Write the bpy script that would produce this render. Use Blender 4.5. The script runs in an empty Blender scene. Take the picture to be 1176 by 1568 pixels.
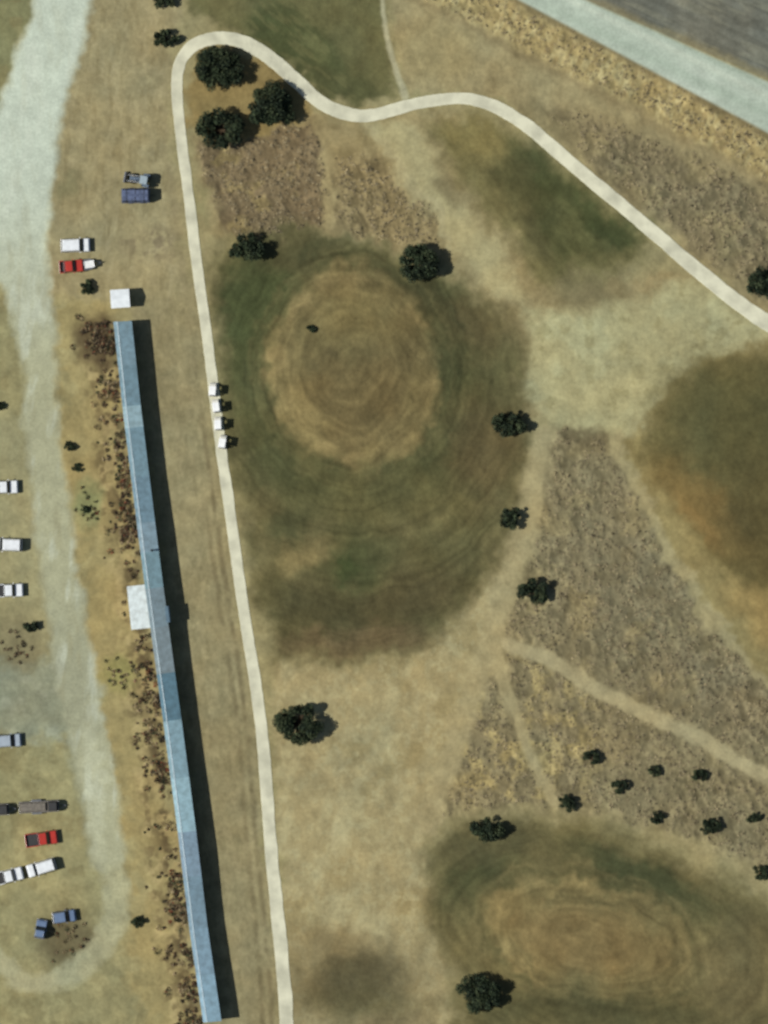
import bpy, math, numpy as np, random
from mathutils import Vector, Matrix
S=0.12
CX,CY=588.0,784.0
EL=math.radians(43); AZ=math.radians(7)
def W(x,y): return ((x-CX)*S,(CY-y)*S)
scene=bpy.context.scene
rng=np.random.RandomState(7)

# ------------------------------------------------------------ noise
TAB=rng.rand(256,256).astype(np.float32)
def vn(x,y,seed=0):
    x=x+seed*17.13; y=y+seed*31.7
    xi=np.floor(x).astype(np.int64); yi=np.floor(y).astype(np.int64)
    fx=x-xi; fy=y-yi
    fx=fx*fx*fx*(fx*(fx*6-15)+10); fy=fy*fy*fy*(fy*(fy*6-15)+10)
    a=TAB[xi&255,yi&255]; b=TAB[(xi+1)&255,yi&255]; c=TAB[xi&255,(yi+1)&255]; d=TAB[(xi+1)&255,(yi+1)&255]
    return (a*(1-fx)+b*fx)*(1-fy)+(c*(1-fx)+d*fx)*fy
def fbm(x,y,sc,octv=4,seed=0,gain=0.5):
    t=0;amp=1;s=0
    x=x/sc;y=y/sc
    for i in range(octv):
        t=t+amp*vn(x,y,seed+i*3); s+=amp; amp*=gain
        x,y=(x*0.8-y*0.6)*2.03,(x*0.6+y*0.8)*2.03
    return t/s-0.5
def aniso(x,y,ang,sl,sw,octv=3,seed=0):
    a=math.radians(ang); u=x*math.cos(a)+y*math.sin(a); v=-x*math.sin(a)+y*math.cos(a)
    return fbm(u/sl,v/sw,1.0,octv,seed)
def sstep(a,b,x):
    t=np.clip((x-a)/(b-a),0,1); return t*t*(3-2*t)

# ------------------------------------------------------------ grid
STEP=1.5
fx=np.arange(-66,1242.1,STEP); fy=np.arange(-66,1634.1,STEP)
out=[];d=STEP;p=0
while p<26000:
    d*=1.22; p+=d; out.append(p)
out=np.array(out)
xs=np.concatenate([fx[0]-out[::-1],fx,fx[-1]+out]); ys=np.concatenate([fy[0]-out[::-1],fy,fy[-1]+out])
X,Y=np.meshgrid(xs,ys)
WX=X+fbm(X,Y,45,3,1)*32+fbm(X,Y,12,2,5)*17
WY=Y+fbm(X,Y,45,3,2)*32+fbm(X,Y,12,2,6)*17
C=np.zeros(X.shape+(3,)); R=np.zeros(X.shape); H=np.zeros(X.shape)
def lin(c):
    c=np.array(c,float)/255
    return np.where(c<=0.04045,c/12.92,((c+0.055)/1.055)**2.4)
def polysd(pts,PX,PY):
    n=len(pts); d2=np.full(PX.shape,1e18); ins=np.zeros(PX.shape,bool)
    for i in range(n):
        ax,ay=pts[i]; bx,by=pts[(i+1)%n]
        ex,ey=bx-ax,by-ay
        t=np.clip(((PX-ax)*ex+(PY-ay)*ey)/(ex*ex+ey*ey+1e-9),0,1)
        d2=np.minimum(d2,(PX-ax-t*ex)**2+(PY-ay-t*ey)**2)
        if ay!=by:
            ins^=((ay>PY)!=(by>PY))&(PX<(bx-ax)*(PY-ay)/(by-ay)+ax)
    d=np.sqrt(d2); return np.where(ins,d,-d)
def bb(pts,m):
    p=np.array(pts)
    i0,i1=np.searchsorted(ys,[p[:,1].min()-m,p[:,1].max()+m]); j0,j1=np.searchsorted(xs,[p[:,0].min()-m,p[:,0].max()+m])
    return slice(i0,i1),slice(j0,j1)
def poly(pts,soft=10,warp=True):
    m=np.zeros(X.shape); s=bb(pts,soft+38)
    A,B=(WX[s],WY[s]) if warp else (X[s],Y[s])
    m[s]=sstep(-soft,soft,polysd(pts,A,B)); return m
def line(pts,w,soft=4,warp=False,wf=1.0):
    if not hasattr(w,'__len__'): w=[w]*len(pts)
    m=np.zeros(X.shape); s=bb(pts,max(w)+soft+38)
    A=X[s]+(WX[s]-X[s])*wf if warp else X[s]; B=Y[s]+(WY[s]-Y[s])*wf if warp else Y[s]
    best=np.full(A.shape,-1e9)
    for i in range(len(pts)-1):
        ax,ay=pts[i];bx,by=pts[i+1];ex,ey=bx-ax,by-ay
        t=np.clip(((A-ax)*ex+(B-ay)*ey)/(ex*ex+ey*ey+1e-9),0,1)
        dd=np.sqrt((A-ax-t*ex)**2+(B-ay-t*ey)**2)
        best=np.maximum(best,(w[i]*(1-t)+w[i+1]*t)/2-dd)
    m[s]=sstep(-soft,soft,best); return m
def ellr(cx,cy,rx,ry,rot=0,warp=1.0):
    a=math.radians(rot); A=X+(WX-X)*warp-cx; B=Y+(WY-Y)*warp-cy
    u=A*math.cos(a)+B*math.sin(a); v=-A*math.sin(a)+B*math.cos(a)
    return np.sqrt((u/rx)**2+(v/ry)**2)
def ell(cx,cy,rx,ry,rot=0,soft=0.35,warp=1.0):
    return 1-sstep(1-soft,1+soft,ellr(cx,cy,rx,ry,rot,warp))
def ring(cx,cy,rx,ry,rot,w,warp=1.0):
    r=ellr(cx,cy,rx,ry,rot,warp); return np.exp(-((r-1)/w)**2)
def concentric(cx,cy,rx,ry,rot,nr,na,seed,wob=30):
    a=math.radians(rot); A=X-cx+fbm(X,Y,50,3,seed+7)*wob; B=Y-cy+fbm(X,Y,50,3,seed+8)*wob
    u=(A*math.cos(a)+B*math.sin(a))/rx; v=(-A*math.sin(a)+B*math.cos(a))/ry
    r=np.sqrt(u*u+v*v)
    return vn(r*nr,u/(r+1e-3)*na+13,seed)*.5+vn(r*nr*2.1,v/(r+1e-3)*na*1.3+40,seed+3)*.3+vn(r*nr,v/(r+1e-3)*na+70,seed+5)*.5-.65
def mix(m,col,a=1.0):
    global C
    m=(m*a)[...,None]; C=C*(1-m)+lin(col)*m
def rough(m,a): 
    global R
    R=R*(1-m)+a*m
def smooth(pts,n=8):
    P=[Vector((float(a[0]),float(a[1]))) for a in pts]; P=[2*P[0]-P[1]]+P+[2*P[-1]-P[-2]]; o=[]
    for i in range(1,len(P)-2):
        a,b,c,e=P[i-1],P[i],P[i+1],P[i+2]
        for k in range(n):
            t=k/n
            o.append(0.5*((2*b)+(c-a)*t+(2*a-5*b+4*c-e)*t*t+(3*b-a-3*c+e)*t**3))
    o.append(P[-2]); return [(v.x,v.y) for v in o]

path=[(444,1680),(440,1590),(437,1530),(431,1460),(424,1390),(416,1310),(409,1220),(402,1130),(391,1045),(379,970),(367,890),(356,810),(346,740),(339,690),(331,630),(324,570),(315,500),(305,430),(297,370),(289,300),(281,240),(275,190),(271,140),(273,105),(285,80),(305,65),(335,58),(365,62),(395,76),(425,98),(455,125),(480,148),(505,165),(535,175),(565,177),(600,169),(640,158),(680,152),(715,151),(750,160),(785,178),(820,203),(860,238),(900,272),(950,313),(1000,355),(1050,398),(1100,440),(1150,478),(1200,510),(1320,590)]
shed=[(189,493),(203,625),(222,780),(240,920),(255,1030),(266,1110),(287,1270),(305,1420),(326,1562)]
def shedx(y): return np.interp(y,[p[1] for p in shed],[p[0] for p in shed])
def pathx(y): 
    q=sorted([(p[1],p[0]) for p in path[:24]]); return np.interp(y,[a for a,b in q],[b for a,b in q])

# ------------------------------------------------------------ soils and grasses
C[:]=lin((150,135,96))
mix(sstep(0.0,0.3,fbm(X,Y,160,4,9)),(136,126,86),.7)
lot=poly([(-300,-300),(120,-300),(110,500),(150,900),(215,1300),(250,1900),(-300,1900)],25); mix(lot,(147,135,96))
mix(poly([(-300,-60),(60,-60),(0,230),(-300,500)],12),(126,120,84))
mix(poly([(60,420),(165,430),(240,1100),(300,1620),(220,1620),(150,1150),(85,800)],18),(160,139,92))
mix(sstep(0.02,0.2,fbm(X,Y,30,3,14))*lot,(162,147,104),.6); mix(sstep(0.04,0.2,fbm(X,Y,24,3,15))*lot,(128,114,78),.5)
top=poly([(110,-60),(300,-60),(262,60),(262,200),(290,440),(190,470),(60,440),(75,200)],15); mix(top,(152,136,100))
mix(top*sstep(0,.25,aniso(X,Y,95,40,9,3,21)),(134,118,84),.6)
mix(top*sstep(0.05,.25,fbm(X,Y,18,3,23)),(166,149,112),.5)
st=poly([(200,470),(300,430),(325,620),(350,800),(385,1050),(410,1300),(435,1640),(330,1640),(280,1100),(220,620)],8); mix(st,(146,131,96))
mix(st*sstep(-.05,.25,aniso(X,Y,83,20,6,3,22)),(130,117,84),.5)
mix(st*sstep(0.05,.25,aniso(X,Y,83,20,9,3,27)),(160,143,106),.5)
dx=X-pathx(Y)
brk=sstep(-.3,.15,fbm(X,Y,24,3,31))
def strip(o,w,y0,y1): return brk*np.exp(-((dx-o+fbm(X,Y,30,3,30)*5)/w)**2)*sstep(y0-60,y0+60,Y)*(1-sstep(y1-30,y1+30,Y))*(X<460)
mix(strip(-22,4,620,1700),(108,93,66),.65); mix(strip(-36,4,800,1700),(112,97,69),.55); mix(strip(-29,2.5,700,1700),(165,149,110),.3)
mix(strip(-15,3,150,1700),(158,141,102),.5); mix(strip(16,5,200,700),(150,132,94),.5)
mix(strip(-24,5,150,560),(122,105,77),.3)
# worn wheel tracks in the yard grass
for pts in([(150,60),(170,200),(160,330),(150,450)],[(166,60),(188,200),(176,330),(166,450)],[(225,40),(222,160),(250,330),(262,470)],[(120,300),(150,240),(180,150),(190,40)]):
    mix(line(smooth(pts),3,4,True,.5)*brk,(168,152,116),.5)
cd=poly([(415,1000),(520,1020),(640,1000),(740,860),(800,690),(835,660),(830,760),(790,880),(750,1000),(710,1130),(665,1240),(650,1330),(690,1480),(700,1640),(440,1640),(425,1300)],16)
mix(cd,(160,141,101)); mix(cd*sstep(0.0,.25,aniso(X,Y,110,90,28,4,33)),(170,153,113),.8)
mix(cd*sstep(0.05,.25,fbm(X,Y,60,3,34)),(146,126,85),.6); mix(cd*sstep(0.02,.2,fbm(X,Y,10,3,35)),(172,156,116),.5)
for pts in([(640,1060),(610,1200),(590,1330),(600,1480)],[(670,1060),(640,1200),(622,1330),(632,1480)],[(500,1060),(520,1200),(500,1400)]):
    mix(line(smooth(pts),4,6,True,.8)*brk,(176,160,122),.45)
um=poly([(300,200),(480,180),(560,185),(640,165),(700,170),(740,290),(850,430),(1060,420),(1060,560),(800,640),(760,480),(640,380),(480,350),(320,360)],12)
mix(um,(152,133,94))
mix(um*sstep(0.0,.2,fbm(X,Y,22,4,36)),(134,116,79),.7)
p1=poly([(308,215),(475,190),(495,225),(502,345),(440,365),(345,365),(325,300)],11); mix(p1,(124,104,76)); rough(p1,.7)
p2=poly([(515,235),(580,240),(660,325),(682,380),(620,385),(560,362),(515,345)],13); mix(p2,(136,117,82)); rough(p2,.7)
mix(p1*sstep(.05,.25,fbm(X,Y,26,3,37)),(142,121,80),.8)
mix(line([(497,195),(503,260),(506,345)],16,9,True),(156,136,96))
mix(poly([(560,190),(650,195),(700,300),(760,370),(800,470),(740,440),(660,330)],18),(163,148,108))
mix(line(smooth([(560,190),(600,240),(650,300),(690,370)]),12,7,True),(168,153,115),.7); mix(ell(690,290,16,26,-20,.6),(112,96,66),.6)
mix(poly([(290,110),(300,62),(350,66),(420,104),(480,155),(470,190),(330,215),(290,190)],8),(138,116,73))
g=poly([(285,-80),(590,-80),(588,30),(606,145),(565,163),(515,155),(465,110),(400,65),(340,42),(300,38)],10); mix(g,(102,95,61))
mix(ell(455,75,120,45,38,.5)*g,(76,78,48)); mix(ell(520,130,70,25,20,.5)*g,(84,82,52),.8); mix(ell(350,10,50,30,0,.5)*g,(116,107,71),.7)
mix(g*sstep(0.0,.2,aniso(X,Y,42,30,8,3,40)),(110,103,66),.45); mix(ell(480,75,22,14,30,.6),(112,108,70),.5)
nb=poly([(592,-80),(760,-80),(1320,260),(1320,570),(1176,488),(1000,345),(850,215),(760,150),(700,140),(622,150)],7)
mix(nb,(153,135,97)); mix(nb*sstep(0.0,.2,fbm(X,Y,20,4,41)),(136,119,84),.6); R=np.maximum(R,nb*.15)
ln=lambda o0,o1,s: sstep(o0-s,o0+s,(Y+WY)/2-(X-790)*.531)*(1-sstep(o1-s,o1+s,(Y+WY)/2-(X-790)*.531))
gb=ln(4,68,14)*nb; mix(gb,(162,140,94)); rough(gb,.6)
mix(gb*sstep(-.02,.22,aniso(X,Y,112,14,7,3,51)),(186,167,120),.65)
mix(gb*sstep(0.05,.25,aniso(X,Y,112,16,6,3,54)),(132,109,76),.45)
mix(ln(72,84,6)*nb,(132,113,80),.45)
mix(ln(86,112,12)*nb,(155,138,100))
bb1=poly([(840,165),(1000,205),(1320,360),(1320,540),(1176,462),(1060,375),(960,300),(880,225)],18); mix(bb1,(126,111,82)); rough(bb1,.65)
mix(bb1*sstep(.02,.22,fbm(X,Y,40,3,55)),(146,129,92),.7)
mix(ell(660,80,60,50,20,.5),(154,134,92),.6); mix(ell(830,190,60,24,40,.5)*nb,(118,105,74),.5)
mix(ln(-8,5,4)*nb,(112,96,66),.6)
lens=poly([(660,185),(760,180),(830,225),(990,355),(985,400),(900,440),(820,430),(740,320),(690,250)],22); mix(lens,(114,103,66))
mix(poly([(775,215),(820,222),(985,352),(960,385),(890,410),(850,400),(800,320),(760,260)],26),(82,80,49))
mix(ell(885,345,44,24,50,.6),(104,101,64),.75); mix(ell(730,210,45,30,30,.5),(132,116,71),.8); mix(ell(860,290,80,14,42,.6),(66,68,40),.6)
mix(ell(935,350,55,14,42,.6),(60,67,39),.6); mix(ell(820,360,16,50,-30,.6),(78,72,46),.5); mix(ell(790,280,30,50,-20,.6),(90,82,52),.5)
mix(ell(900,450,70,30,5,.6),(114,102,72),.7); mix(ell(750,520,70,50,50,.6),(110,96,64),.7)
cl=aniso(X,Y,50,50,9,4,133); C*=(1+cl*lens*.45)[...,None]
pb=poly([(800,480),(900,478),(1030,440),(1080,430),(1176,500),(1176,520),(1060,555),(1000,615),(945,672),(850,650),(805,600)],17); mix(pb,(164,152,112))
mix(pb*sstep(0,.2,fbm(X,Y,50,4,60)),(170,161,122),.7); mix(pb*sstep(0.05,.25,fbm(X,Y,18,4,61)),(144,132,93),.6)
rf=poly([(850,655),(940,680),(975,790),(1050,910),(1120,985),(1230,1090),(1400,1200),(1400,1420),(1176,1350),(1080,1290),(960,1255),(850,1240),(760,1240),(655,1265),(690,1150),(750,1000),(800,870),(825,760)],13)
mix(rf,(132,117,86)); rough(rf,.6)
mix(ell(950,900,110,130,0,.6)*rf,(121,110,85),.7); mix(ell(1100,1060,90,50,30,.6)*rf,(124,112,87),.7)
mix(rf*sstep(-.06,.16,fbm(X,Y,24,4,66))*ell(790,1130,120,130,0,.4),(168,146,97),.85)
mix(rf*sstep(0.02,.25,fbm(X,Y,40,4,67)),(149,131,93),.7)
mix(rf*sstep(.05,.25,fbm(X,Y,20,3,68)),(110,96,69),.55)
mix(ell(895,672,40,16,10,.5),(96,83,60),.7)
dome=poly([(1500,420),(1230,505),(1150,522),(1070,555),(1005,615),(957,680),(985,780),(1035,870),(1100,955),(1190,1055),(1300,1130),(1600,1200)],12)
mix(dome,(138,120,78)); 
d2=poly([(1500,460),(1230,520),(1150,535),(1080,565),(1010,635),(975,690),(1020,760),(1070,840),(1130,890),(1230,970),(1400,1050)],26)
mix(d2,(108,93,56)); mix(ell(1130,650,120,95,20,.5),(88,81,50)); mix(ell(1100,790,110,35,38,.6),(118,94,54),.75); mix(ell(1165,790,60,90,-10,.6),(84,74,45),.8); mix(ell(1165,940,60,30,45,.6)*dome,(148,122,74),.7)
mix(ell(1065,800,46,14,48,.7),(128,100,58),.5)
cn=concentric(1240,740,230,240,0,16,2.0,136); C*=(1+cn*dome*.3)[...,None]
td=line([(945,675),(975,760),(1020,850),(1080,935),(1140,1010),(1230,1090)],16,8,True); mix(td,(158,141,102),.9)
# main green with its mound
mg=poly([(340,375),(400,352),(500,362),(610,400),(700,430),(770,490),(805,560),(800,640),(822,700),(800,790),(750,870),(700,950),(640,995),(540,1015),(420,1010),(398,900),(374,800),(354,700),(335,560),(322,450)],26)
mix(mg,(104,93,60)); R=np.maximum(R,mg*.12)
mix(mg*sstep(-.05,.2,fbm(X,Y,60,4,70)),(92,85,54),.8)
mix(ring(545,560,172,186,0,.25)*mg,(82,80,49),.85)
mix(ell(385,470,46,100,10,.6)*mg,(70,75,45),.85); mix(ell(640,450,85,30,35,.6)*mg,(68,64,41),.8); mix(ell(690,570,25,90,0,.7)*mg,(70,71,45),.7)
mix(ell(460,385,70,26,-5,.6)*mg,(86,78,50),.7); mix(ell(740,690,60,80,0,.6)*mg,(94,79,52),.7); mix(ell(360,690,20,90,-4,.6)*mg,(96,88,57),.6); mix(ell(730,500,40,50,-30,.7)*mg,(98,82,53),.6)
mt=ell(538,560,120,150,-8,.24); mix(mt,(120,103,66)); mix(ell(550,585,85,100,0,.5),(111,93,59),.85)
mix(ell(545,500,70,50,0,.6),(116,104,67),.5)
mix(ring(538,560,112,140,-8,.11)*sstep(-.15,.2,fbm(X,Y,40,3,73)),(144,122,80),.65)
mix(ell(465,650,30,60,-30,.6),(142,121,77),.6); mix(ell(635,610,22,70,10,.6),(136,116,73),.6)
rq=sstep(-.2,.2,fbm(X,Y,50,3,75))
mix(ring(538,560,88,112,-8,.06)*rq,(134,114,73),.35); mix(ring(540,560,100,126,-8,.035)*(1-rq),(96,82,53),.4)
mix(ring(540,560,136,168,-6,.05)*rq,(68,69,43),.55); mix(ring(542,562,152,182,-4,.03)*(1-rq*.5),(106,96,62),.45); mix(ring(544,562,166,196,-2,.03)*rq,(68,67,43),.45)
mix(ell(600,690,60,20,-40,.5),(142,121,77),.6); mix(ell(500,540,12,12,0,.6),(88,76,50),.5); mix(ell(470,560,14,10,0,.6),(92,80,52),.5)
mix(ell(600,760,110,40,0,.6)*mg,(98,90,56),.7); mix(ell(540,860,50,54,0,.7)*mg,(70,73,44),.8); mix(ell(530,870,16,20,0,.7)*mg,(60,73,40),.5)
mix(ell(430,800,50,22,-20,.6)*mg,(74,72,46),.75)
mix(ell(465,850,40,24,-10,.7)*mg,(134,115,74),.85); mix(ell(640,860,60,50,0,.6)*mg,(92,84,53),.6)
mix(ell(480,935,90,34,5,.6)*mg,(76,69,44),.85); mix(ell(630,920,80,40,-25,.6)*mg,(82,72,47),.8); mix(ell(560,985,130,22,0,.6)*mg,(108,88,62),.65)
mix(ell(395,860,20,60,0,.6)*mg,(114,100,65),.5)
cn=concentric(540,565,160,185,0,24,2.2,130,24); C*=(1+cn*mg*.48+fbm(X,Y,28,4,139)*mg*.35)[...,None]
# south east mound
se=poly([(655,1300),(720,1250),(860,1245),(980,1275),(1080,1325),(1190,1390),(1400,1500),(1400,1750),(740,1750),(700,1560),(690,1480),(645,1400)],26)
mix(se,(108,96,62)); mix(ell(735,1350,64,48,-40,.6),(70,71,45),.88); mix(ell(985,1345,118,26,22,.6),(66,68,43),.88); mix(ell(760,1290,80,22,-10,.6),(84,77,51),.7)
mix(ell(910,1440,185,85,14,.35),(115,101,65)); mix(ell(890,1435,120,50,12,.6),(124,101,63),.85)
rb=sstep(-.22,.18,fbm(X,Y,38,3,135))
mix(ring(905,1440,150,80,14,.09)*rb,(143,122,79),.65); mix(ring(905,1440,172,96,14,.06)*rb,(84,79,50),.5); mix(ring(905,1440,188,107,14,.04)*rb,(122,107,70),.45); mix(ring(905,1440,112,55,14,.07)*rb,(140,117,75),.4); mix(ring(905,1440,130,67,14,.05)*rb,(98,85,55),.4)
mix(ell(910,1552,210,28,3,.6),(80,75,48),.8); mix(ell(1130,1500,60,70,0,.6),(112,96,63),.7); mix(ell(1150,1440,40,50,0,.7),(96,86,57),.6)
cn=concentric(905,1440,170,92,14,17,2.0,140,26); C*=(1+cn*se*.42+fbm(X,Y,24,4,143)*se*.3)[...,None]
mix(line([(1020,1275),(1100,1310),(1200,1375)],20,12,True),(156,139,98),.7)
mix(ell(540,1500,102,56,-3,.65),(92,79,53),.85); mix(ell(530,1498,60,30,-10,.9),(76,68,45),.5); mix(ell(600,1590,80,30,0,.6),(118,98,70),.6); mix(ell(560,1545,80,30,8,.8),(88,80,52),.6)
mix(ell(510,1440,70,20,0,.7),(132,112,76),.6)
# narrow trails
t0=line([(583,-60),(586,20),(595,70),(607,110),(620,150)],[7,7,8,9,11],3,True,.15); mix(t0,(165,154,123))
t1=line(smooth([(775,985),(830,1008),(900,1045),(980,1088),(1060,1125),(1130,1165),(1260,1240)]),22,5,True,.3); mix(t1,(166,149,112))
t2=line([(758,1000),(778,1070),(812,1150),(848,1228)],[24,18,15,17],5,True,.3); mix(t2,(162,144,105))
t3=line(smooth([(832,670),(815,760),(785,860),(755,960),(725,1060),(690,1160),(655,1260)]),34,9,True,.3); mix(t3,(164,146,107),.8)
t4=line(smooth([(660,1250),(760,1245),(860,1240),(960,1255),(1060,1290),(1180,1350)]),16,12,True,.6); mix(t4,(150,133,95),.5)
# planting border west of shed
bx=X-shedx(Y); bm=np.exp(-((bx+34)/18)**2)*sstep(480,520,Y)*(1-sstep(1640,1680,Y)); 
mix(bm*sstep(-.18,.08,fbm(X,Y,16,3,80)),(86,68,47),.85); mix(bm*sstep(0.03,.2,fbm(X,Y,12,3,81)),(170,145,98),.8)
bm2=np.exp(-((bx+58)/14)**2)*sstep(480,520,Y)*(1-sstep(1640,1680,Y)); mix(bm2*sstep(0,.2,fbm(X,Y,14,3,83)),(112,92,62),.7); mix(bm2*sstep(0.02,.2,fbm(X,Y,14,3,84)),(182,157,108),.7)
mix(ell(148,520,34,34,0,.5),(82,64,44),.85); mix(ell(132,775,26,34,0,.6),(130,134,90),.7); mix(ell(182,1035,28,28,0,.6),(142,135,80),.7)
mix(ell(235,370,45,26,0,.6)*sstep(-.1,.15,fbm(X,Y,14,3,82)),(112,96,75),.7); mix(ell(110,290,22,22,0,.6),(112,107,77),.6)
mix(ell(28,980,36,44,0,.5),(92,77,54),.85); mix(ell(100,1435,45,42,0,.5),(102,88,62),.85)
# far side of the NE road
far=poly([(902,-200),(895,-60),(895,-2),(1176,120),(1400,216),(3000,900),(3000,-2000),(902,-2000)],3,False)
mix(far,(111,107,96)); mix(far*sstep(-.1,.15,aniso(X,Y,24,60,7,4,90)),(95,91,81),.6); mix(far*sstep(0.05,.2,aniso(X,Y,24,60,10,3,91)),(130,124,107),.5)
mix(line([(800,-58),(905,0),(1040,58),(1176,116),(1400,210)],10,6,True,.3),(134,121,90),.7)
R*=(1-far*.8)
# gravel roads
gl=line(smooth([(125,-160),(96,0),(62,120),(36,230),(22,340),(40,440),(58,540),(64,650),(78,790),(96,900),(112,1010),(132,1120),(152,1230),(168,1310)],6),
        list(np.interp(np.arange(79),[0,6,12,18,24,30,36,48,60,78],[84,84,92,104,104,70,52,54,58,52])),9,True,.5)
loop=line(smooth([(166,1290),(175,1370),(160,1435),(120,1483),(70,1503),(20,1490),(-40,1440)],6),[42,42,42,41,41,40,40,39,39,38,38,37,37,36,35,34,34,34,33,33,33,32,32,31,31,30,30,30,30,30,30,30,30,30,30,30,30],8,True,.6)
area=poly([(-200,1010),(50,1015),(100,1000),(150,1060),(165,1200),(120,1180),(100,1140),(-200,1125)],18)
mix(poly([(-200,640),(40,640),(90,900),(110,1010),(-200,1000)],25),(152,141,106),.6)
mix(area,(139,138,117),.85); mix(area*sstep(0,.2,fbm(X,Y,20,4,93)),(158,154,131),.6)
mix(loop,(168,158,124),.9)
mix(gl,(168,161,131)); yy=1-sstep(230,600,Y); mix(gl*yy,(192,194,178)); mix(gl*sstep(850,1000,Y)*(1-sstep(1080,1200,Y)),(156,151,126),.8)
mix(gl*sstep(0,.3,aniso(X,Y,97,60,16,4,95)),(204,203,187),.4); mix(gl*sstep(.02,.3,aniso(X,Y,88,60,14,4,96))*(1-yy*.7),(150,140,109),.5)
mix(ell(145,1200,12,100,-6,.8),(194,189,163),.5)
rd=poly([(690,-60),(795,0),(1176,203),(1420,333),(1420,228),(1176,126),(895,0),(760,-60)],3.0,False)
mix(rd,(174,179,164)); A_=(Y-(X-845)*.488)
mix(rd*np.exp(-((A_+14)/6)**2),(190,191,175),.7); mix(rd*np.exp(-((A_-14)/7)**2),(158,166,150),.5); mix(rd*np.exp(-((A_+30)/5)**2),(150,158,140),.5)
mix(rd*sstep(0,.25,aniso(X,Y,26,90,8,4,98)),(190,192,178),.5)
for k in(gl,loop,rd,t1,t2,t3,t0,td): R*=1-k*.95
R*=1-cd*.85

# tuft modulation + mottling
tuft=aniso(X,Y,70,14,10,3,101); tuf2=fbm(X,Y,6,2,104)
tt=np.clip(0.5+tuft*2.0+tuf2*.5,0,1)
patch=.6+.9*sstep(-.2,.25,fbm(X,Y,50,3,107))
C*=(1+R*(tt-.47)*.68*patch)[...,None]
soilm=(1-gl)*(1-rd)
C*=(1+ fbm(X,Y,90,5,110,.6)*.24+(fbm(X,Y,16,4,113,.6)*.42)*(.3+.7*soilm)+aniso(X,Y,60,18,7,3,115)*.18*soilm)[...,None]
w_=fbm(X,Y,60,4,117)[...,None]*np.array([.13,.0,-.15]); C*=(1+w_*soilm[...,None])
grey=C.mean(-1,keepdims=True); C=C*.93+grey*.07
C*=np.array([.815,.89,.845])
C=np.clip(C,.008,.85)

# ------------------------------------------------------------ relief
def dome_h(cx,cy,rx,ry,rot,h,lo=.5,hi=1.3):
    return h*(1-sstep(lo,hi,ellr(cx,cy,rx,ry,rot,.3)))
H+=dome_h(538,560,135,165,-6,1.3,.4,1.3)+dome_h(905,1440,165,90,14,1.1,.4,1.35)+dome_h(1190,760,200,230,0,1.5,.3,1.05)
H-=dome_h(880,320,110,45,42,.7,.1,1.2)+dome_h(450,80,120,50,35,.6,.1,1.2)+dome_h(540,870,90,80,0,.5,.1,1.3)
H+=fbm(X,Y,180,3,120)*.5*(1-gl)
calm=np.clip(1-line(path,34,10)-gl-rd-loop-line(shed,70,14),0,1)
H+=calm*(R*(tt-.5)*.28+fbm(X,Y,14,4,122)*.12*(.4+mg*.6+R))
def hz(px,py):
    j=min(max(np.searchsorted(xs,px)-1,0),len(xs)-2); i=min(max(np.searchsorted(ys,py)-1,0),len(ys)-2)
    return float(H[i:i+2,j:j+2].mean())

# ------------------------------------------------------------ materials
def newmat(name):
    m=bpy.data.materials.new(name); m.use_nodes=True; nt=m.node_tree
    return m,nt,nt.nodes['Principled BSDF']
def ground_mat(name,sc,bump,spec=.1):
    m,nt,b=newmat(name); N=nt.nodes; L=nt.links
    at=N.new('ShaderNodeAttribute'); at.attribute_name='soil'
    tc=N.new('ShaderNodeTexCoord')
    n1=N.new('ShaderNodeTexNoise'); n1.inputs['Scale'].default_value=sc; n1.inputs['Detail'].default_value=6; n1.inputs['Roughness'].default_value=.6
    n2=N.new('ShaderNodeTexNoise'); n2.inputs['Scale'].default_value=sc*.22; n2.inputs['Detail'].default_value=5
    L.new(tc.outputs['Object'],n1.inputs['Vector']); L.new(tc.outputs['Object'],n2.inputs['Vector'])
    r1=N.new('ShaderNodeMapRange'); r1.inputs[1].default_value=.3; r1.inputs[2].default_value=.7; r1.inputs[3].default_value=.88; r1.inputs[4].default_value=1.12
    r2=N.new('ShaderNodeMapRange'); r2.inputs[1].default_value=.3; r2.inputs[2].default_value=.7; r2.inputs[3].default_value=.9; r2.inputs[4].default_value=1.1
    L.new(n1.outputs['Fac'],r1.inputs[0]); L.new(n2.outputs['Fac'],r2.inputs[0])
    mu=N.new('ShaderNodeMath'); mu.operation='MULTIPLY'; L.new(r1.outputs[0],mu.inputs[0]); L.new(r2.outputs[0],mu.inputs[1])
    vm=N.new('ShaderNodeVectorMath'); vm.operation='SCALE'; L.new(at.outputs['Color'],vm.inputs[0]); L.new(mu.outputs[0],vm.inputs['Scale'])
    L.new(vm.outputs[0],b.inputs['Base Color']); b.inputs['Roughness'].default_value=.95; b.inputs['Specular IOR Level'].default_value=spec
    bp=N.new('ShaderNodeBump'); bp.inputs['Distance'].default_value=bump; bp.inputs['Strength'].default_value=.5
    L.new(n1.outputs['Fac'],bp.inputs['Height']); L.new(bp.outputs[0],b.inputs['Normal'])
    return m
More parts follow.
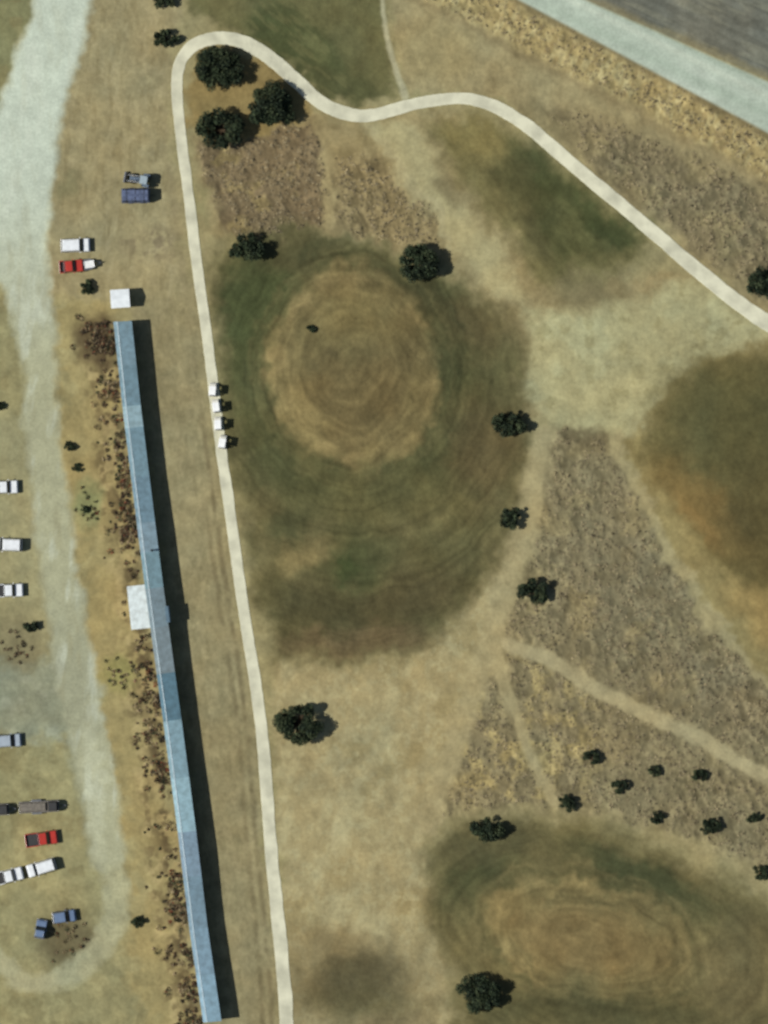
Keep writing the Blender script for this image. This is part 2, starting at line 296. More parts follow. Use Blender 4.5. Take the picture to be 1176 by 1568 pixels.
def pmat(name,col,rough_=.5,metal=0,noise=.12,sc=3,spec=.5,bump=0,srgb=True):
    m,nt,b=newmat(name); N=nt.nodes; L=nt.links
    c=lin(col) if srgb else np.array(col)
    tc=N.new('ShaderNodeTexCoord'); n=N.new('ShaderNodeTexNoise'); n.inputs['Scale'].default_value=sc; n.inputs['Detail'].default_value=5
    L.new(tc.outputs['Object'],n.inputs['Vector'])
    mx=N.new('ShaderNodeMix'); mx.data_type='RGBA'
    mx.inputs[6].default_value=(*np.clip(c*(1-noise*1.8),0,1),1); mx.inputs[7].default_value=(*np.clip(c*(1+noise),0,1),1)
    r=N.new('ShaderNodeMapRange'); r.inputs[1].default_value=.32; r.inputs[2].default_value=.62; L.new(n.outputs['Fac'],r.inputs[0])
    L.new(r.outputs[0],mx.inputs[0]); L.new(mx.outputs[2],b.inputs['Base Color'])
    b.inputs['Roughness'].default_value=rough_; b.inputs['Metallic'].default_value=metal; b.inputs['Specular IOR Level'].default_value=spec
    if bump:
        bp=N.new('ShaderNodeBump'); bp.inputs['Distance'].default_value=bump; L.new(n.outputs['Fac'],bp.inputs['Height']); L.new(bp.outputs[0],b.inputs['Normal'])
    return m

# ------------------------------------------------------------ ground meshes (one sheet, cut along road edges)
ny,nx=X.shape
P=np.stack([(X-CX)*S,(CY-Y)*S,H],-1).reshape(-1,3).astype(np.float32)
Cf=np.concatenate([C,np.ones(C.shape[:2]+(1,))],-1).reshape(-1,4).astype(np.float32)
idx=np.arange(ny*nx).reshape(ny,nx)
Q=np.stack([idx[1:,:-1],idx[1:,1:],idx[:-1,1:],idx[:-1,:-1]],-1)
def fm(m): return (m[1:,:-1]+m[1:,1:]+m[:-1,1:]+m[:-1,:-1])/4>.5
fg=fm(np.maximum(gl,loop)); fr=fm(rd)&~fg; ft=fm(np.maximum(np.maximum(t0,t1),t2))&~fg&~fr
def sheet(name,sel,mat):
    q=Q[sel]; u,inv=np.unique(q,return_inverse=True); inv=inv.reshape(-1).astype(np.int32)
    me=bpy.data.meshes.new(name); me.vertices.add(len(u)); me.vertices.foreach_set('co',P[u].ravel())
    n=len(q); me.loops.add(n*4); me.loops.foreach_set('vertex_index',inv)
    me.polygons.add(n); me.polygons.foreach_set('loop_start',np.arange(0,n*4,4,dtype=np.int32))
    me.update(calc_edges=True)
    me.polygons.foreach_set('use_smooth',np.ones(n,bool))
    ca=me.color_attributes.new('soil','FLOAT_COLOR','POINT'); ca.data.foreach_set('color',Cf[u].ravel())
    me.materials.append(mat); o=bpy.data.objects.new(name,me); scene.collection.objects.link(o); return o
sheet('ground',~(fg|fr|ft),ground_mat('dry_grass_soil',1.4,.10))
sheet('gravel_road',fg,ground_mat('pale_gravel',2.0,.03))
sheet('paved_road',fr,ground_mat('worn_pavement',2.0,.01))
sheet('dirt_trail',ft,ground_mat('trodden_earth',2.0,.03))

# ------------------------------------------------------------ mesh builder
class MB:
    def __init__(s): s.v=[];s.f=[];s.m=[];s.M=Matrix()
    def add(s,vs,fs,mat):
        o=len(s.v); s.v+= [tuple(s.M@Vector(v)) for v in vs]; s.f+=[tuple(i+o for i in f) for f in fs]; s.m+=[mat]*len(fs)
    def box(s,x0,x1,y0,y1,z0,z1,mat,t=(0,0,0,0)):
        vs=[(x0,y0,z0),(x1,y0,z0),(x1,y1,z0),(x0,y1,z0),(x0+t[0],y0+t[2],z1),(x1-t[1],y0+t[2],z1),(x1-t[1],y1-t[3],z1),(x0+t[0],y1-t[3],z1)]
        s.add(vs,[(3,2,1,0),(4,5,6,7),(0,1,5,4),(1,2,6,5),(2,3,7,6),(3,0,4,7)],mat)
    def cyl(s,c,r,l,ax,mat,n=14,r2=None):
        r2=r if r2 is None else r2; vs=[]
        for k in range(2):
            for i in range(n):
                a=2*math.pi*i/n; rr=(r,r2)[k]; u,v=rr*math.cos(a),rr*math.sin(a); w=(-.5,.5)[k]*l
                p={'y':(u,w,v),'x':(w,u,v),'z':(u,v,w)}[ax]; vs.append((c[0]+p[0],c[1]+p[1],c[2]+p[2]))
        fs=[tuple(range(n)),tuple(range(2*n-1,n-1,-1))]+[(i,i+n,(i+1)%n+n,(i+1)%n) for i in range(n)]
        s.add(vs,fs,mat)
    def tube(s,a,b,r1,r2,mat,n=7):
        a=Vector(a);b=Vector(b);q=(b-a).to_track_quat('Z','Y'); vs=[]
        for p,r in((a,r1),(b,r2)):
            for i in range(n): vs.append(tuple(p+q@Vector((r*math.cos(6.2832*i/n),r*math.sin(6.2832*i/n),0))))
        s.add(vs,[(i,(i+1)%n,(i+1)%n+n,i+n) for i in range(n)]+[tuple(range(n,2*n))],mat)
    def obj(s,name,mats,bevel=0,parent=None,loc=None,rotz=0,sc=1):
        me=bpy.data.meshes.new(name); me.from_pydata([(a*sc,b*sc,c*sc) for a,b,c in s.v],[],s.f)
        for m in mats: me.materials.append(m)
        me.polygons.foreach_set('material_index',s.m); me.update()
        import bmesh
        b=bmesh.new(); b.from_mesh(me); bmesh.ops.recalc_face_normals(b,faces=b.faces); b.to_mesh(me); b.free()
        o=bpy.data.objects.new(name,me); scene.collection.objects.link(o)
        if bevel:
            md=o.modifiers.new('b','BEVEL'); md.width=bevel; md.segments=2; md.limit_method='ANGLE'
        if parent: o.parent=parent
        if loc: o.location=loc; o.rotation_euler=(0,0,rotz)
        return o
def ribbon(name,pts,wid,mat,zo,thick):
    P_=smooth(pts,8); n=len(P_); ws=np.interp(np.linspace(0,1,n),np.linspace(0,1,len(wid)),wid)
    vs=[];fs=[]; r=random.Random(3); sl_=[0,0]
    for i,(x,y) in enumerate(P_):
        a=P_[max(i-1,0)];b=P_[min(i+1,n-1)]; tx,ty=b[0]-a[0],b[1]-a[1]; l=math.hypot(tx,ty); nx_,ny_=-ty/l,tx/l
        sl_=[s*.6+r.uniform(-.07,.07) for s in sl_]
        for k in(-1,-.5,0,.5,1):
            hw=ws[i]/2*(1+(sl_[k>0] if abs(k)==1 else 0)); qx,qy=x+nx_*hw*k,y+ny_*hw*k; wx,wy=W(qx,qy)
            vs.append((wx,wy,hz(qx,qy)+zo))
        for k in(-1,1):
            hw=ws[i]/2*1.08; qx,qy=x+nx_*hw*k,y+ny_*hw*k; wx,wy=W(qx,qy); vs.append((wx,wy,hz(qx,qy)-thick))
    for i in range(n-1):
        a=i*7;b=a+7
        for k in range(4): fs.append((a+k,b+k,b+k+1,a+k+1))
        fs.append((a+5,b+5,b,a)); fs.append((a+4,b+4,b+6,a+6))
    m=MB(); m.add(vs,fs,0); return m.obj(name,[mat])
conc=pmat('pale_concrete',(192,190,165),.9,0,.12,.3,.2,.01)
ribbon('cart_path',path,[21,20,19,18,17,16,16,16,16,17,19,21,22,20,18,18,20,20,21,23,24],conc,.06,.1)

# ------------------------------------------------------------ vegetation
def leafmat(name,c): return pmat(name,c,.85,0,.35,1.5,.15,0,False)
LM=[leafmat('leaf_dark',(.022,.033,.019)),leafmat('leaf_mid',(.035,.050,.025)),leafmat('leaf_light',(.062,.078,.038)),pmat('bark',(70,58,44),.95,0,.3,4,.1)]
def leaves(rs,cen,rad,n,size):
    d=rs.normal(size=(n,3)); d/=np.linalg.norm(d,axis=1)[:,None]; d[:,2]=np.abs(d[:,2])*.9+d[:,2]*.1
    p=cen+d*rad*rs.uniform(.45,1.12,(n,1))
    a=rs.normal(size=(n,3)); a/=np.linalg.norm(a,axis=1)[:,None]; b=np.cross(a,rs.normal(size=(n,3))); b/=np.linalg.norm(b,axis=1)[:,None]
    s=(size*rs.uniform(.6,1.3,(n,1)))
    return np.stack([p-a*s*1.2,p+b*s*.6,p+a*s*1.2,p-b*s*.6],1)
def plant(name,x,y,rx,ry,seed,leaf=.17,dens=1.0):
    rs=np.random.RandomState(seed); r=ry*S*1.0; dif=rx-ry; hc=max(dif*S*math.tan(EL)*1.0,r*.5); cxp=x-dif*.65; st_=1+.4*dif/ry
    wx,wy=W(cxp,y); z0=hz(cxp,y); m=MB(); quads=[];mi=[]
    nl=int(12+r*6)
    for k in range(nl):
        a=rs.uniform(0,6.283); q=math.sqrt(rs.uniform(0,1))*.88; el=rs.uniform(-.35,.45)
        lr=r*rs.uniform(.15,.38); c=np.array([math.cos(a)*q*r*st_,math.sin(a)*q*r*.95,hc+el*r*.7*(1-q*.5)])
        c[2]=max(c[2],lr*.6)
        n=int(230*dens*(lr/.9)**2)+25
        quads.append(leaves(rs,c,lr,n,leaf)); base=rs.choice([0,0,1,1,2],p=[.25,.2,.25,.15,.15])
        mi.append(np.where(rs.rand(n)<.7,base,rs.randint(0,3,n)))
        m.tube((0,0,hc*.35),tuple(c),.05*r,.015*r,3,5)
    m.tube((0,0,-.2),(0.1,0,hc*.5),.09*r+.05,.05*r+.03,3,8)
    q=np.concatenate(quads); mi=np.concatenate(mi); n=len(q); o=len(m.v)
    m.v+= [tuple(v) for v in q.reshape(-1,3)]; m.f+=[(o+4*i,o+4*i+1,o+4*i+2,o+4*i+3) for i in range(n)]; m.m+=[int(k) for k in mi]
    me=bpy.data.meshes.new(name); me.from_pydata(m.v,[],m.f)
    for mm in LM: me.materials.append(mm)
    me.polygons.foreach_set('material_index',m.m); me.update()
    ob=bpy.data.objects.new(name,me); scene.collection.objects.link(ob); ob.location=(wx,wy,z0)
trees=[(258,60,22,16),(256,0,22,15),(350,106,51,32),(424,163,42,33),(348,199,46,31),(388,381,38,22),(651,403,44,28),(786,650,32,21),(786,792,21,17),(823,906,29,20),(465,1107,45,32),(1172,436,28,24),(751,1272,29,21),(740,1521,41,28)]
for i,t in enumerate(trees): plant('broadleaf_tree',*t,seed=20+i)
shrubs=[(907,1160,16,12),(1005,1180,13,9),(952,1203,17,12),(1073,1187,15,11),(868,1230,18,14),(1008,1252,14,10),(1091,1264,21,14),(1156,1253,13,9),(1168,1335,18,13),(477,504,7,6),(107,683,10,8),(118,716,8,7),(130,780,7,6),(214,1411,13,9),(134,440,12,11),(50,958,16,11),(4,622,9,7)]
for i,t in enumerate(shrubs): plant('shrub',*t,seed=60+i,leaf=.12,dens=2.2)

BM=[leafmat('scrub_rust',(.080,.052,.032)),leafmat('scrub_green',(.052,.058,.028)),leafmat('scrub_straw',(.30,.235,.13)),leafmat('scrub_dark',(.03,.025,.018)),leafmat('scrub_red',(.20,.05,.025))]
rs=np.random.RandomState(5)
def scatter(name,items,mats):
    q=[];mi=[]
    for (x,y,r,h,n,leaf,mt) in items:
        wx,wy=W(x,y); c=np.array([wx,wy,hz(x,y)+h*.25]); l=leaves(rs,np.zeros(3),1.0,n,leaf/max(r,.01)); l=l*np.array([r,r,h])+c
        q.append(l); mi.append(np.where(rs.rand(n)<.75,mt,rs.randint(0,len(mats),n)))
    q=np.concatenate(q);mi=np.concatenate(mi).astype(np.int32); n=len(q)
    me=bpy.data.meshes.new(name); me.vertices.add(n*4); me.vertices.foreach_set('co',q.astype(np.float32).ravel())
    me.loops.add(n*4); me.loops.foreach_set('vertex_index',np.arange(n*4,dtype=np.int32)); me.polygons.add(n); me.polygons.foreach_set('loop_start',np.arange(0,n*4,4,dtype=np.int32))
    me.update(calc_edges=True)
    for m in mats: me.materials.append(m)
    me.polygons.foreach_set('material_index',mi)
    o=bpy.data.objects.new(name,me); scene.collection.objects.link(o)
it=[]
clu=[(rs.uniform(495,1600)) for _ in range(70)]
for k in range(700):
    y=clu[rs.randint(70)]+rs.normal()*10; x=shedx(y)-17-abs(rs.normal())*20
    if y<493 or (885<y<972 and x>190): continue
    r=rs.uniform(.2,.7); it.append((x,y,r,r*.6,int(50*r+18),.13,rs.choice([0,1,2,3,4],p=[.32,.2,.22,.23,.03])))
for k in range(40): it.append((148+rs.normal()*16,520+rs.normal()*15,.6,.4,50,.13,rs.choice([0,3,2],p=[.5,.35,.15])))
for k in range(18): it.append((25+rs.normal()*14,985+rs.normal()*16,.45,.3,26,.13,rs.choice([0,3,2])))
for k in range(24): it.append((100+rs.normal()*18,1438+rs.normal()*16,.45,.3,26,.13,rs.choice([0,3,1,2])))
for k in range(18): it.append((180+rs.normal()*14,1035+rs.normal()*12,.4,.3,28,.13,rs.choice([1,2])))
for k in range(16): it.append((130+rs.normal()*12,775+rs.normal()*14,.35,.3,24,.13,1))
scatter('shrub_border',it,BM)
GM=[leafmat('straw_light',(.38,.31,.175)),leafmat('straw_mid',(.26,.215,.125)),leafmat('straw_brown',(.15,.125,.08))]
it=[]; Rf=R*calm
while len(it)<7000:
    x=rs.uniform(-20,1200); y=rs.uniform(-20,1590); i=np.searchsorted(ys,y); j=np.searchsorted(xs,x)
    if Rf[i,j]>rs.uniform(.3,.7) and tt[i,j]>.35: it.append((x,y,rs.uniform(.2,.5),rs.uniform(.12,.3),9,.11,rs.choice([0,1,2],p=[.3,.5,.2])))
scatter('dry_grass',it,GM)

# ------------------------------------------------------------ long shed
def empty(name,loc=(0,0,0)):
    e=bpy.data.objects.new(name,None); e.location=loc; scene.collection.objects.link(e); return e
def roofmat(name,c,k=.84):
    m,nt,b=newmat(name); N=nt.nodes;L=nt.links; tc=N.new('ShaderNodeTexCoord')
    n=N.new('ShaderNodeTexNoise'); n.inputs['Scale'].default_value=.9; n.inputs['Detail'].default_value=8; n.inputs['Roughness'].default_value=.65
    w=N.new('ShaderNodeTexWave'); w.inputs['Scale'].default_value=1.2; w.inputs['Distortion'].default_value=.4; w.bands_direction='Y'
    L.new(tc.outputs['Object'],n.inputs['Vector']); L.new(tc.outputs['Object'],w.inputs['Vector'])
    c=lin(c)*k; mx=N.new('ShaderNodeMix'); mx.data_type='RGBA'; mx.inputs[6].default_value=(*(c*np.array([.74,.72,.70])),1); mx.inputs[7].default_value=(*(c*1.12),1)
    r=N.new('ShaderNodeMapRange'); r.inputs[1].default_value=.3; r.inputs[2].default_value=.62; L.new(n.outputs['Fac'],r.inputs[0]); L.new(r.outputs[0],mx.inputs[0]); L.new(mx.outputs[2],b.inputs['Base Color'])
    bp=N.new('ShaderNodeBump'); bp.inputs['Distance'].default_value=.02; L.new(w.outputs['Fac'],bp.inputs['Height']); L.new(bp.outputs[0],b.inputs['Normal'])
    b.inputs['Roughness'].default_value=.7; b.inputs['Specular IOR Level'].default_value=.25; return m
SH=empty('long_metal_shed')
wall=pmat('shed_wall',(120,122,120),.8,0,.15,1); dark=pmat('dark_opening',(24,26,28),.4); trim=pmat('ridge_trim',(138,158,165),.5,0,.12,1); white=pmat('white_paint',(225,226,222),.45,0,.05,1)
segs=[(493,560,(120,146,156)),(560,622,(113,140,150)),(622,655,(144,170,176)),(655,730,(116,144,154)),(730,800,(111,138,150)),(800,845,(127,150,160)),(845,900,(116,144,152)),(900,960,(120,138,144)),(960,1030,(123,138,142)),(1030,1102,(90,121,134)),(1102,1190,(130,159,168)),(1190,1272,(147,178,186)),(1272,1340,(127,150,164)),(1340,1420,(119,144,156)),(1420,1490,(127,154,168)),(1490,1562,(134,164,178))]
def sxy(y,off):
    a=shedx(y-8);b=shedx(y+8); t=Vector((b-a,16)).normalized(); n=Vector((t.y,-t.x)); 
    return W(shedx(y)+n.x*off,y+n.y*off)
HE=3.05
for i,(y0,y1,c) in enumerate(segs):
    m=MB(); o0,o1,rg=-14,14,-8
    def pt(y,o,z): p=sxy(y,o); return (p[0],p[1],z)
    zz=rs.uniform(0,.05)
    for a,b,za,zb,mt in((o0,rg,HE+zz,HE+.2+zz,0),(rg,o1,HE+.2+zz,HE-.05+zz,0)):
        vs=[pt(y0,a,za),pt(y1,a,za),pt(y1,b,zb),pt(y0,b,zb)]; vs+=[(v[0],v[1],v[2]-.08) for v in vs]
        m.add(vs,[(0,1,2,3),(7,6,5,4),(0,4,5,1),(1,5,6,2),(2,6,7,3),(3,7,4,0)],mt)
    vs=[pt(y0,rg-.8,HE+.2+zz),pt(y1,rg-.8,HE+.2+zz),pt(y1,rg+.3,HE+.25+zz),pt(y0,rg+.3,HE+.25+zz)]; m.add(vs,[(0,1,2,3)],1)
    m.obj('roof_panel',[roofmat('blue_sheet_roof',c),trim],0,SH)
    m=MB()
    for o,sgn in((-11.5,-1),(11.5,1)):
        a=pt(y0,o,-.3);b=pt(y1,o,-.3); a2=pt(y0,o-sgn*1,-.3); b2=pt(y1,o-sgn*1,-.3); t=HE-.14
        vs=[a,b,b2,a2]+[(v[0],v[1],t) for v in(a,b,b2,a2)]
        m.add(vs,[(0,1,5,4),(1,2,6,5),(2,3,7,6),(3,0,4,7),(4,5,6,7)],0)
        n=max(1,int((y1-y0)/30))
        for k in range(n):
            f0=y0+(y1-y0)*(k+.25)/n; f1=y0+(y1-y0)*(k+.75)/n; door=(k+i)%3==0
            z0,z1=(0,2.1) if door else(1.0,2.0); oo=o+sgn*.35
            vs=[pt(f0,oo,z0),pt(f1,oo,z0),pt(f1,oo,z1),pt(f0,oo,z1),pt(f0,o-sgn*.2,z0),pt(f1,o-sgn*.2,z0),pt(f1,o-sgn*.2,z1),pt(f0,o-sgn*.2,z1)]
            m.add(vs,[(0,1,2,3),(0,1,5,4),(1,2,6,5),(2,3,7,6),(3,0,4,7)],1)
    m.obj('wall_bay',[wall,dark],0,SH)
m=MB()
for ye in(494.5,1560.5):
    a=sxy(ye,-11);b=sxy(ye,11); r_=sxy(ye,-8)
    m.add([(a[0],a[1],-.3),(b[0],b[1],-.3),(b[0],b[1],HE-.12),(r_[0],r_[1],HE+.08),(a[0],a[1],HE-.05)],[(0,1,2,3,4)],0)
m.obj('gable_end',[wall],0,SH)
m=MB()
x,y=sxy(843,4); m.cyl((x,y,HE+.45),.14,.9,'z',0); m.cyl((x,y,HE+.95),.24,.12,'z',0,r2=.1)
m.obj('roof_vent',[dark],0,SH)
m=MB(); x,y=sxy(942,16); m.M=Matrix.Translation((x,y,0))@Matrix.Rotation(math.radians(6),4,'Z')
m.box(-.5,.3,-1.5,1.5,HE-.02,HE+.15,0,(0,.2,0,0)); m.box(.1,.2,-1.4,-1.3,-.2,HE-.03,1); m.box(.1,.2,1.3,1.4,-.2,HE-.03,1); m.obj('side_canopy',[roofmat('canopy_sheet',(96,120,134)),dark],0,SH)
m=MB(); x,y=W(216,929); m.M=Matrix.Translation((x,y,0))@Matrix.Rotation(math.radians(6),4,'Z')
m.box(-1.8,1.7,-3.7,3.7,-.3,2.2,0); 
m.add([(-2.1,-4,2.2),(1.7,-4,2.45),(1.7,4,2.45),(-2.1,4,2.2),(-2.1,-4,2.3),(1.7,-4,2.55),(1.7,4,2.55),(-2.1,4,2.3)],[(0,3,2,1),(4,5,6,7),(0,1,5,4),(1,2,6,5),(2,3,7,6),(3,0,4,7)],1)
for k in(-2.4,0,2.4): m.box(-1.84,-1.78,k-.5,k+.5,1.0,1.8,2)
m.box(-1.84,-1.78,-1.5,-.8,0,2.0,2)
m.obj('annex',[wall,roofmat('white_sheet_roof',(196,206,204),.95),dark],0,SH)

# ------------------------------------------------------------ vehicles
glass=pmat('tinted_glass',(22,28,34),.08,0,.05,2,.6); tyre=pmat('tyre',(26,26,26),.9); chrome=pmat('bumper_metal',(130,132,134),.35,.6); lampm=pmat('lamp_lens',(210,200,180),.2); redl=pmat('tail_lens',(120,12,10),.3); bedm=pmat('bed_liner',(50,50,50),.9)
def paint(n,c): return pmat(n,c,.32,0,.06,1,.5)
PW=paint('white_car_paint',(214,217,217)); PR=paint('red_car_paint',(166,50,40)); PB=paint('blue_car_paint',(96,114,140)); PG=paint('silver_paint',(150,160,168))
def wheels(m,l,w,r=.38,xs_=(.31,-.31),mt=2):
    for sx in xs_:
        for sy in(-1,1):
            m.cyl((sx*l,sy*(w/2-.12),r),r,.25,'y',mt,16); m.cyl((sx*l,sy*(w/2+.02),r),r*.55,.03,'y',3,10)
def vehicle(name,px,py,ang,paintm,kind='pickup',L=5.4,Wd=1.95):
    m=MB(); h=L/2; w=Wd/2
    m.box(-h,h,-w,w,.42,.82,0,(.02,.04,.03,.03))
    if kind=='pickup':
        m.box(h-1.65,h-.02,-w+.03,w-.03,.82,1.08,0,(.1,.22,.1,.1))
        m.box(h-3.55,h-1.5,-w+.03,w-.03,.82,1.12,0,(0,.05,.05,.05))
        m.box(h-3.5,h-1.45,-w+.08,w-.08,1.12,1.74,1,(.25,.5,.14,.14))
        m.box(h-3.3,h-1.95,-w+.19,w-.19,1.74,1.84,0,(.05,.08,.05,.05))
        m.box(-h+.02,h-3.56,-w+.02,-w+.14,.82,1.2,0); m.box(-h+.02,h-3.56,w-.14,w-.02,.82,1.2,0); m.box(-h+.02,-h+.12,-w+.14,w-.14,.82,1.2,0)
        m.box(-h+.13,h-3.57,-w+.15,w-.15,.825,.85,6)
    else:
        m.box(h-1.5,h-.02,-w+.03,w-.03,.82,1.06,0,(.08,.25,.1,.1))
        m.box(-h+.03,h-1.45,-w+.03,w-.03,.82,1.12,0,(.05,0,.04,.04))
        m.box(-h+.1,h-1.2,-w+.07,w-.07,1.12,1.76,1,(.2,.62,.13,.13))
        m.box(-h+.3,h-1.83,-w+.18,w-.18,1.76,1.87,0,(.06,.1,.05,.05))
        for sy in(-1,1): m.box(-h+.6,h-2.3,sy*(w-.36)-.02,sy*(w-.36)+.02,1.87,1.92,4)
    m.box(h,h+.09,-w+.08,w-.08,.42,.62,4); m.box(-h-.09,-h,-w+.08,w-.08,.42,.62,4)
    for sy in(-1,1):
        m.box(h-.03,h+.015,sy*(w-.3)-.18,sy*(w-.3)+.18,.66,.8,5); m.box(-h-.015,-h+.03,sy*(w-.2)-.1,sy*(w-.2)+.1,.66,.9,7)
        m.box(h-1.85,h-1.68,sy*(w+.09)-.09,sy*(w+.09)+.09,1.05,1.2,0)
    wheels(m,L,Wd)
    x,y=W(px,py); return m.obj(name,[paintm,glass,tyre,chrome,chrome,lampm,bedm,redl],.04,None,(x,y,hz(px,py)),math.radians(ang))
vehicle('parked_car',116,376,2,PW,'suv',5.3,2.5)
vehicle('pickup_truck',110,408,5,PR,'pickup',4.4,2.3)
for (x,y,a,k) in((6,746,2,'pickup'),(12,834,178,'suv'),(14,904,2,'pickup'),(14,1341,14,'pickup'),(64,1328,197,'suv')): vehicle('pickup_truck' if k=='pickup' else 'parked_car',x,y,a,PW,k,5.3,2.4)
vehicle('parked_car',12,1134,4,PG,'suv',5.0,2.4)
vehicle('pickup_truck',64,1284,8,PR,'pickup',5.9,2.5)
vehicle('parked_car',99,1403,8,PB,'suv',4.2,2.2); vehicle('parked_car',63,1422,80,PB,'suv',3.4,2.0)
wood=pmat('deck_boards',(104,98,88),.9,0,.25,3)
def trailer(px,py,ang,L,Wd,mat,name='flatbed_trailer'):
    m=MB(); h=L/2;w=Wd/2; n=int(Wd/.22)
    for k in range(n): y0=-w+k*Wd/n; m.box(-h,h,y0+.01,y0+Wd/n-.01,.72,.78,0)
    m.box(-h,h,-w-.06,-w,.6,.84,1); m.box(-h,h,w,w+.06,.6,.84,1); m.box(-h-.06,-h,-w,w,.6,.84,1); m.box(h,h+.06,-w,w,.6,1.3,1)
    m.tube((h,.5,.62),(h+1.4,0,.55),.06,.06,1); m.tube((h,-.5,.62),(h+1.4,0,.55),.06,.06,1); m.cyl((h+1.2,0,.35),.05,.7,'z',1)
    for sx in(-.45,.45):
        for sy in(-1,1): m.cyl((sx-.4,sy*(w+.2),.36),.36,.22,'y',2,14)
    for sy in(-1,1): m.box(-1.3,.5,sy*(w+.2)-.14,sy*(w+.2)+.14,.76,.82,1)
    if L>6:
        m.box(h-1.9,h-.1,-w+.1,w-.1,.79,1.9,3,(.15,.2,.2,.2)); m.box(-h+.3,h-2.3,-w+.2,w-.2,.79,1.15,0,(.1,.1,.1,.1))
    x,y=W(px,py); return m.obj(name,[mat,chrome,tyre,bedm],.01,None,(x,y,hz(px,py)),math.radians(ang))
trailer(60,1235,3,7.2,2.0,wood); trailer(-12,1240,3,6.2,2.0,wood)
navy=pmat('navy_tarp',(78,88,112),.7,0,.25,1.5,.3,.05)
m=MB()
m.box(-2.6,2.6,-1.35,1.35,.6,.85,0); m.box(-2.55,2.55,-1.3,1.3,.85,2.3,0,(.25,.25,.35,.35)); m.box(-2.1,2.1,-.15,.15,2.3,2.4,0,(.2,.2,.1,.1))
for a in(-1.6,0,1.6): m.box(a-.05,a+.05,-1.34,1.34,.86,2.34,1,(0,0,.34,.34))
wheels(m,5.4,2.8,.4,(.2,-.2)); m.tube((2.6,0,.6),(3.6,0,.5),.07,.06,1)
x,y=W(208,300); m.obj('covered_trailer',[navy,tyre,tyre,chrome],.05,None,(x,y,hz(208,300)),math.radians(1))
m=MB(); gp=pmat('tractor_blue',(84,98,112),.5); greyp=pmat('cab_roof_grey',(140,154,160),.5)
m.box(.3,2.2,-.42,.42,.8,1.45,0,(.05,.12,.08,.08)); m.box(-1.2,.3,-.5,.5,.7,1.3,0); m.box(-1.15,.35,-.75,.75,1.3,2.2,1,(.12,.2,.1,.1)); m.box(-1.15,.25,-.8,.8,2.2,2.32,2,(.05,.05,.05,.05))
for sy in(-1,1):
    m.cyl((-.9,sy*.95,.8),.8,.42,'y',3,20); m.cyl((1.7,sy*.75,.45),.45,.28,'y',3,16); m.cyl((-.9,sy*1.18,.8),.4,.04,'y',2,12)
    m.tube((-.2,sy*.6,1.4),(2.7,sy*.55,.7),.08,.07,4); m.box(-1.5,-.3,sy*.95-.24,sy*.95+.24,1.64,1.72,0)
m.box(2.6,3.3,-1.0,1.0,.15,.8,4,(.4,0,0,0)); m.cyl((1.1,.25,1.8),.05,.8,'z',4)
x,y=W(217,276); m.obj('farm_tractor',[gp,glass,greyp,tyre,chrome],.03,None,(x,y,hz(217,276)),math.radians(170),1.0)
m=MB(); m.box(-1.55,1.55,-1.5,1.5,-.2,2.3,0)
m.add([(-1.75,-1.7,2.25),(1.75,-1.7,2.25),(1.75,1.7,2.25),(-1.75,1.7,2.25),(-1.75,0,2.75),(1.75,0,2.75)],[(0,1,5,4),(3,4,5,2),(0,4,3),(1,2,5),(0,3,2,1)],1)
m.box(-1.58,-1.54,-.5,.5,0,1.95,2); m.box(-.4,.4,-1.54,-1.49,1.1,1.7,2)
x,y=W(185,458); m.obj('storage_shed',[white,pmat('white_roof',(214,219,219),.5,0,.06,1),dark],.02,None,(x,y,hz(185,458)),math.radians(4))
trailer(137,405,10,1.8,1.3,white,'utility_trailer')
cream=paint('cart_body',(214,212,200)); seat=pmat('cart_seat',(150,140,120),.8)
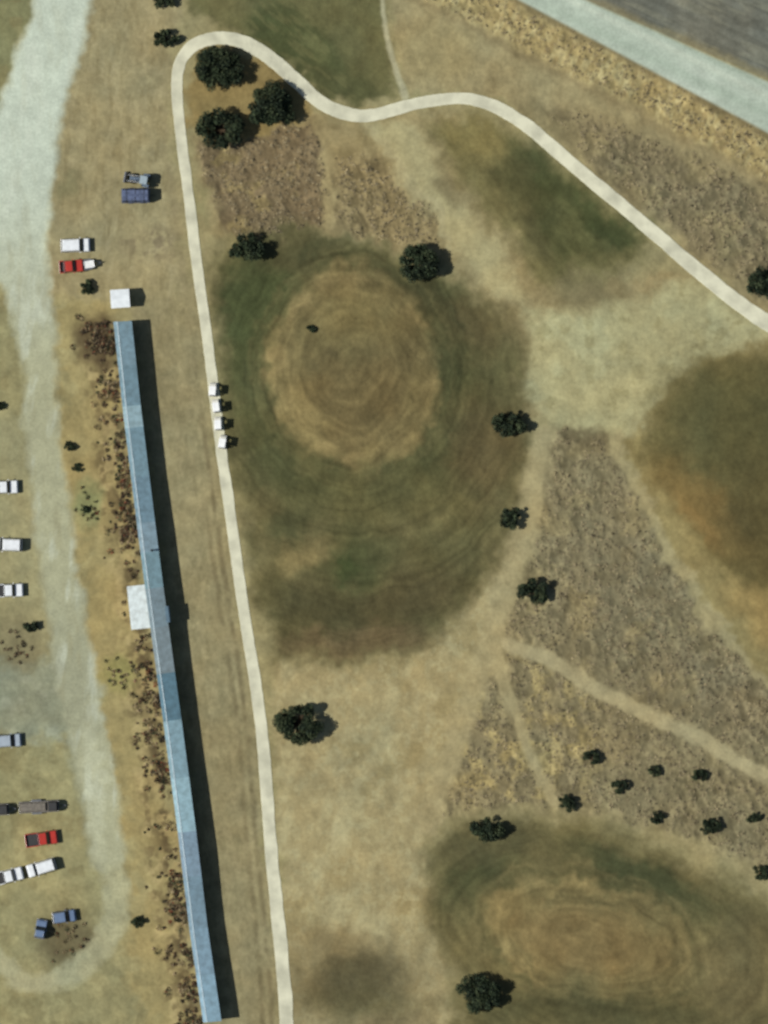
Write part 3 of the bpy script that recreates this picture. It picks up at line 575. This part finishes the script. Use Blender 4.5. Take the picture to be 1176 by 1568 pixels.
for (x,y,a) in((326,597,85),(331,622,98),(334,649,92),(341,677,80)):
    m=MB(); m.box(-1.15,1.15,-.58,.58,.28,.45,0); m.box(.45,1.2,-.56,.56,.45,.85,0,(.1,.35,.08,.08)); m.box(-1.15,-.1,-.56,.56,.45,.78,0,(.1,0,.05,.05))
    m.box(-.6,-.05,-.5,.5,.78,.9,3); m.box(-.72,-.6,-.5,.5,.8,1.25,3); m.box(-.95,.62,-.6,.6,1.86,1.94,1,(.06,.06,.06,.06))
    for sx in(-.85,.5):
        for sy in(-.5,.5): m.tube((sx,sy,.7),(sx,sy*1.0,1.87),.025,.025,4,5)
    m.cyl((-1.0,.25,1.05),.13,.85,'z',5,10); m.cyl((-1.0,-.25,1.05),.13,.85,'z',5,10); m.tube((.5,.25,.8),(.2,.25,1.05),.02,.02,4,5); m.cyl((.2,.25,1.05),.17,.03,'z',4,12)
    for sx in(-.75,.75):
        for sy in(-1,1): m.cyl((sx,sy*.5,.23),.23,.2,'y',2,12)
    X0,Y0=W(x,y); m.obj('golf_cart',[cream,white,tyre,seat,chrome,bedm],.02,None,(X0,Y0,hz(x,y)+.06),math.radians(a),1.08)

# ------------------------------------------------------------ light, camera
w=bpy.data.worlds.new('World'); scene.world=w; w.use_nodes=True; nt=w.node_tree
sky=nt.nodes.new('ShaderNodeTexSky'); sky.sky_type='NISHITA'; sky.sun_disc=False; sky.sun_elevation=EL; sky.sun_rotation=math.atan2(-math.cos(AZ),-math.sin(AZ))%(2*math.pi)
nt.links.new(sky.outputs[0],nt.nodes['Background'].inputs[0]); nt.nodes['Background'].inputs[1].default_value=.065
sl=bpy.data.lights.new('sun','SUN'); sl.energy=5.0; sl.angle=math.radians(.5); sl.color=(1,.975,.92)
so=bpy.data.objects.new('sun',sl); scene.collection.objects.link(so)
so.rotation_euler=Vector((math.cos(EL)*math.cos(AZ),math.cos(EL)*math.sin(AZ),-math.sin(EL))).to_track_quat('-Z','Y').to_euler()
cam=bpy.data.cameras.new('camera'); co=bpy.data.objects.new('camera',cam); scene.collection.objects.link(co)
HC=900; co.location=(0,0,HC); cam.sensor_fit='VERTICAL'; cam.sensor_height=36; cam.lens=36*HC/(1568*S); cam.clip_end=20000; cam.clip_start=1
cam.dof.use_dof=True; cam.dof.focus_distance=700; cam.dof.aperture_fstop=.11
scene.camera=co
scene.view_settings.view_transform='Standard'; scene.view_settings.look='None'; scene.view_settings.exposure=0
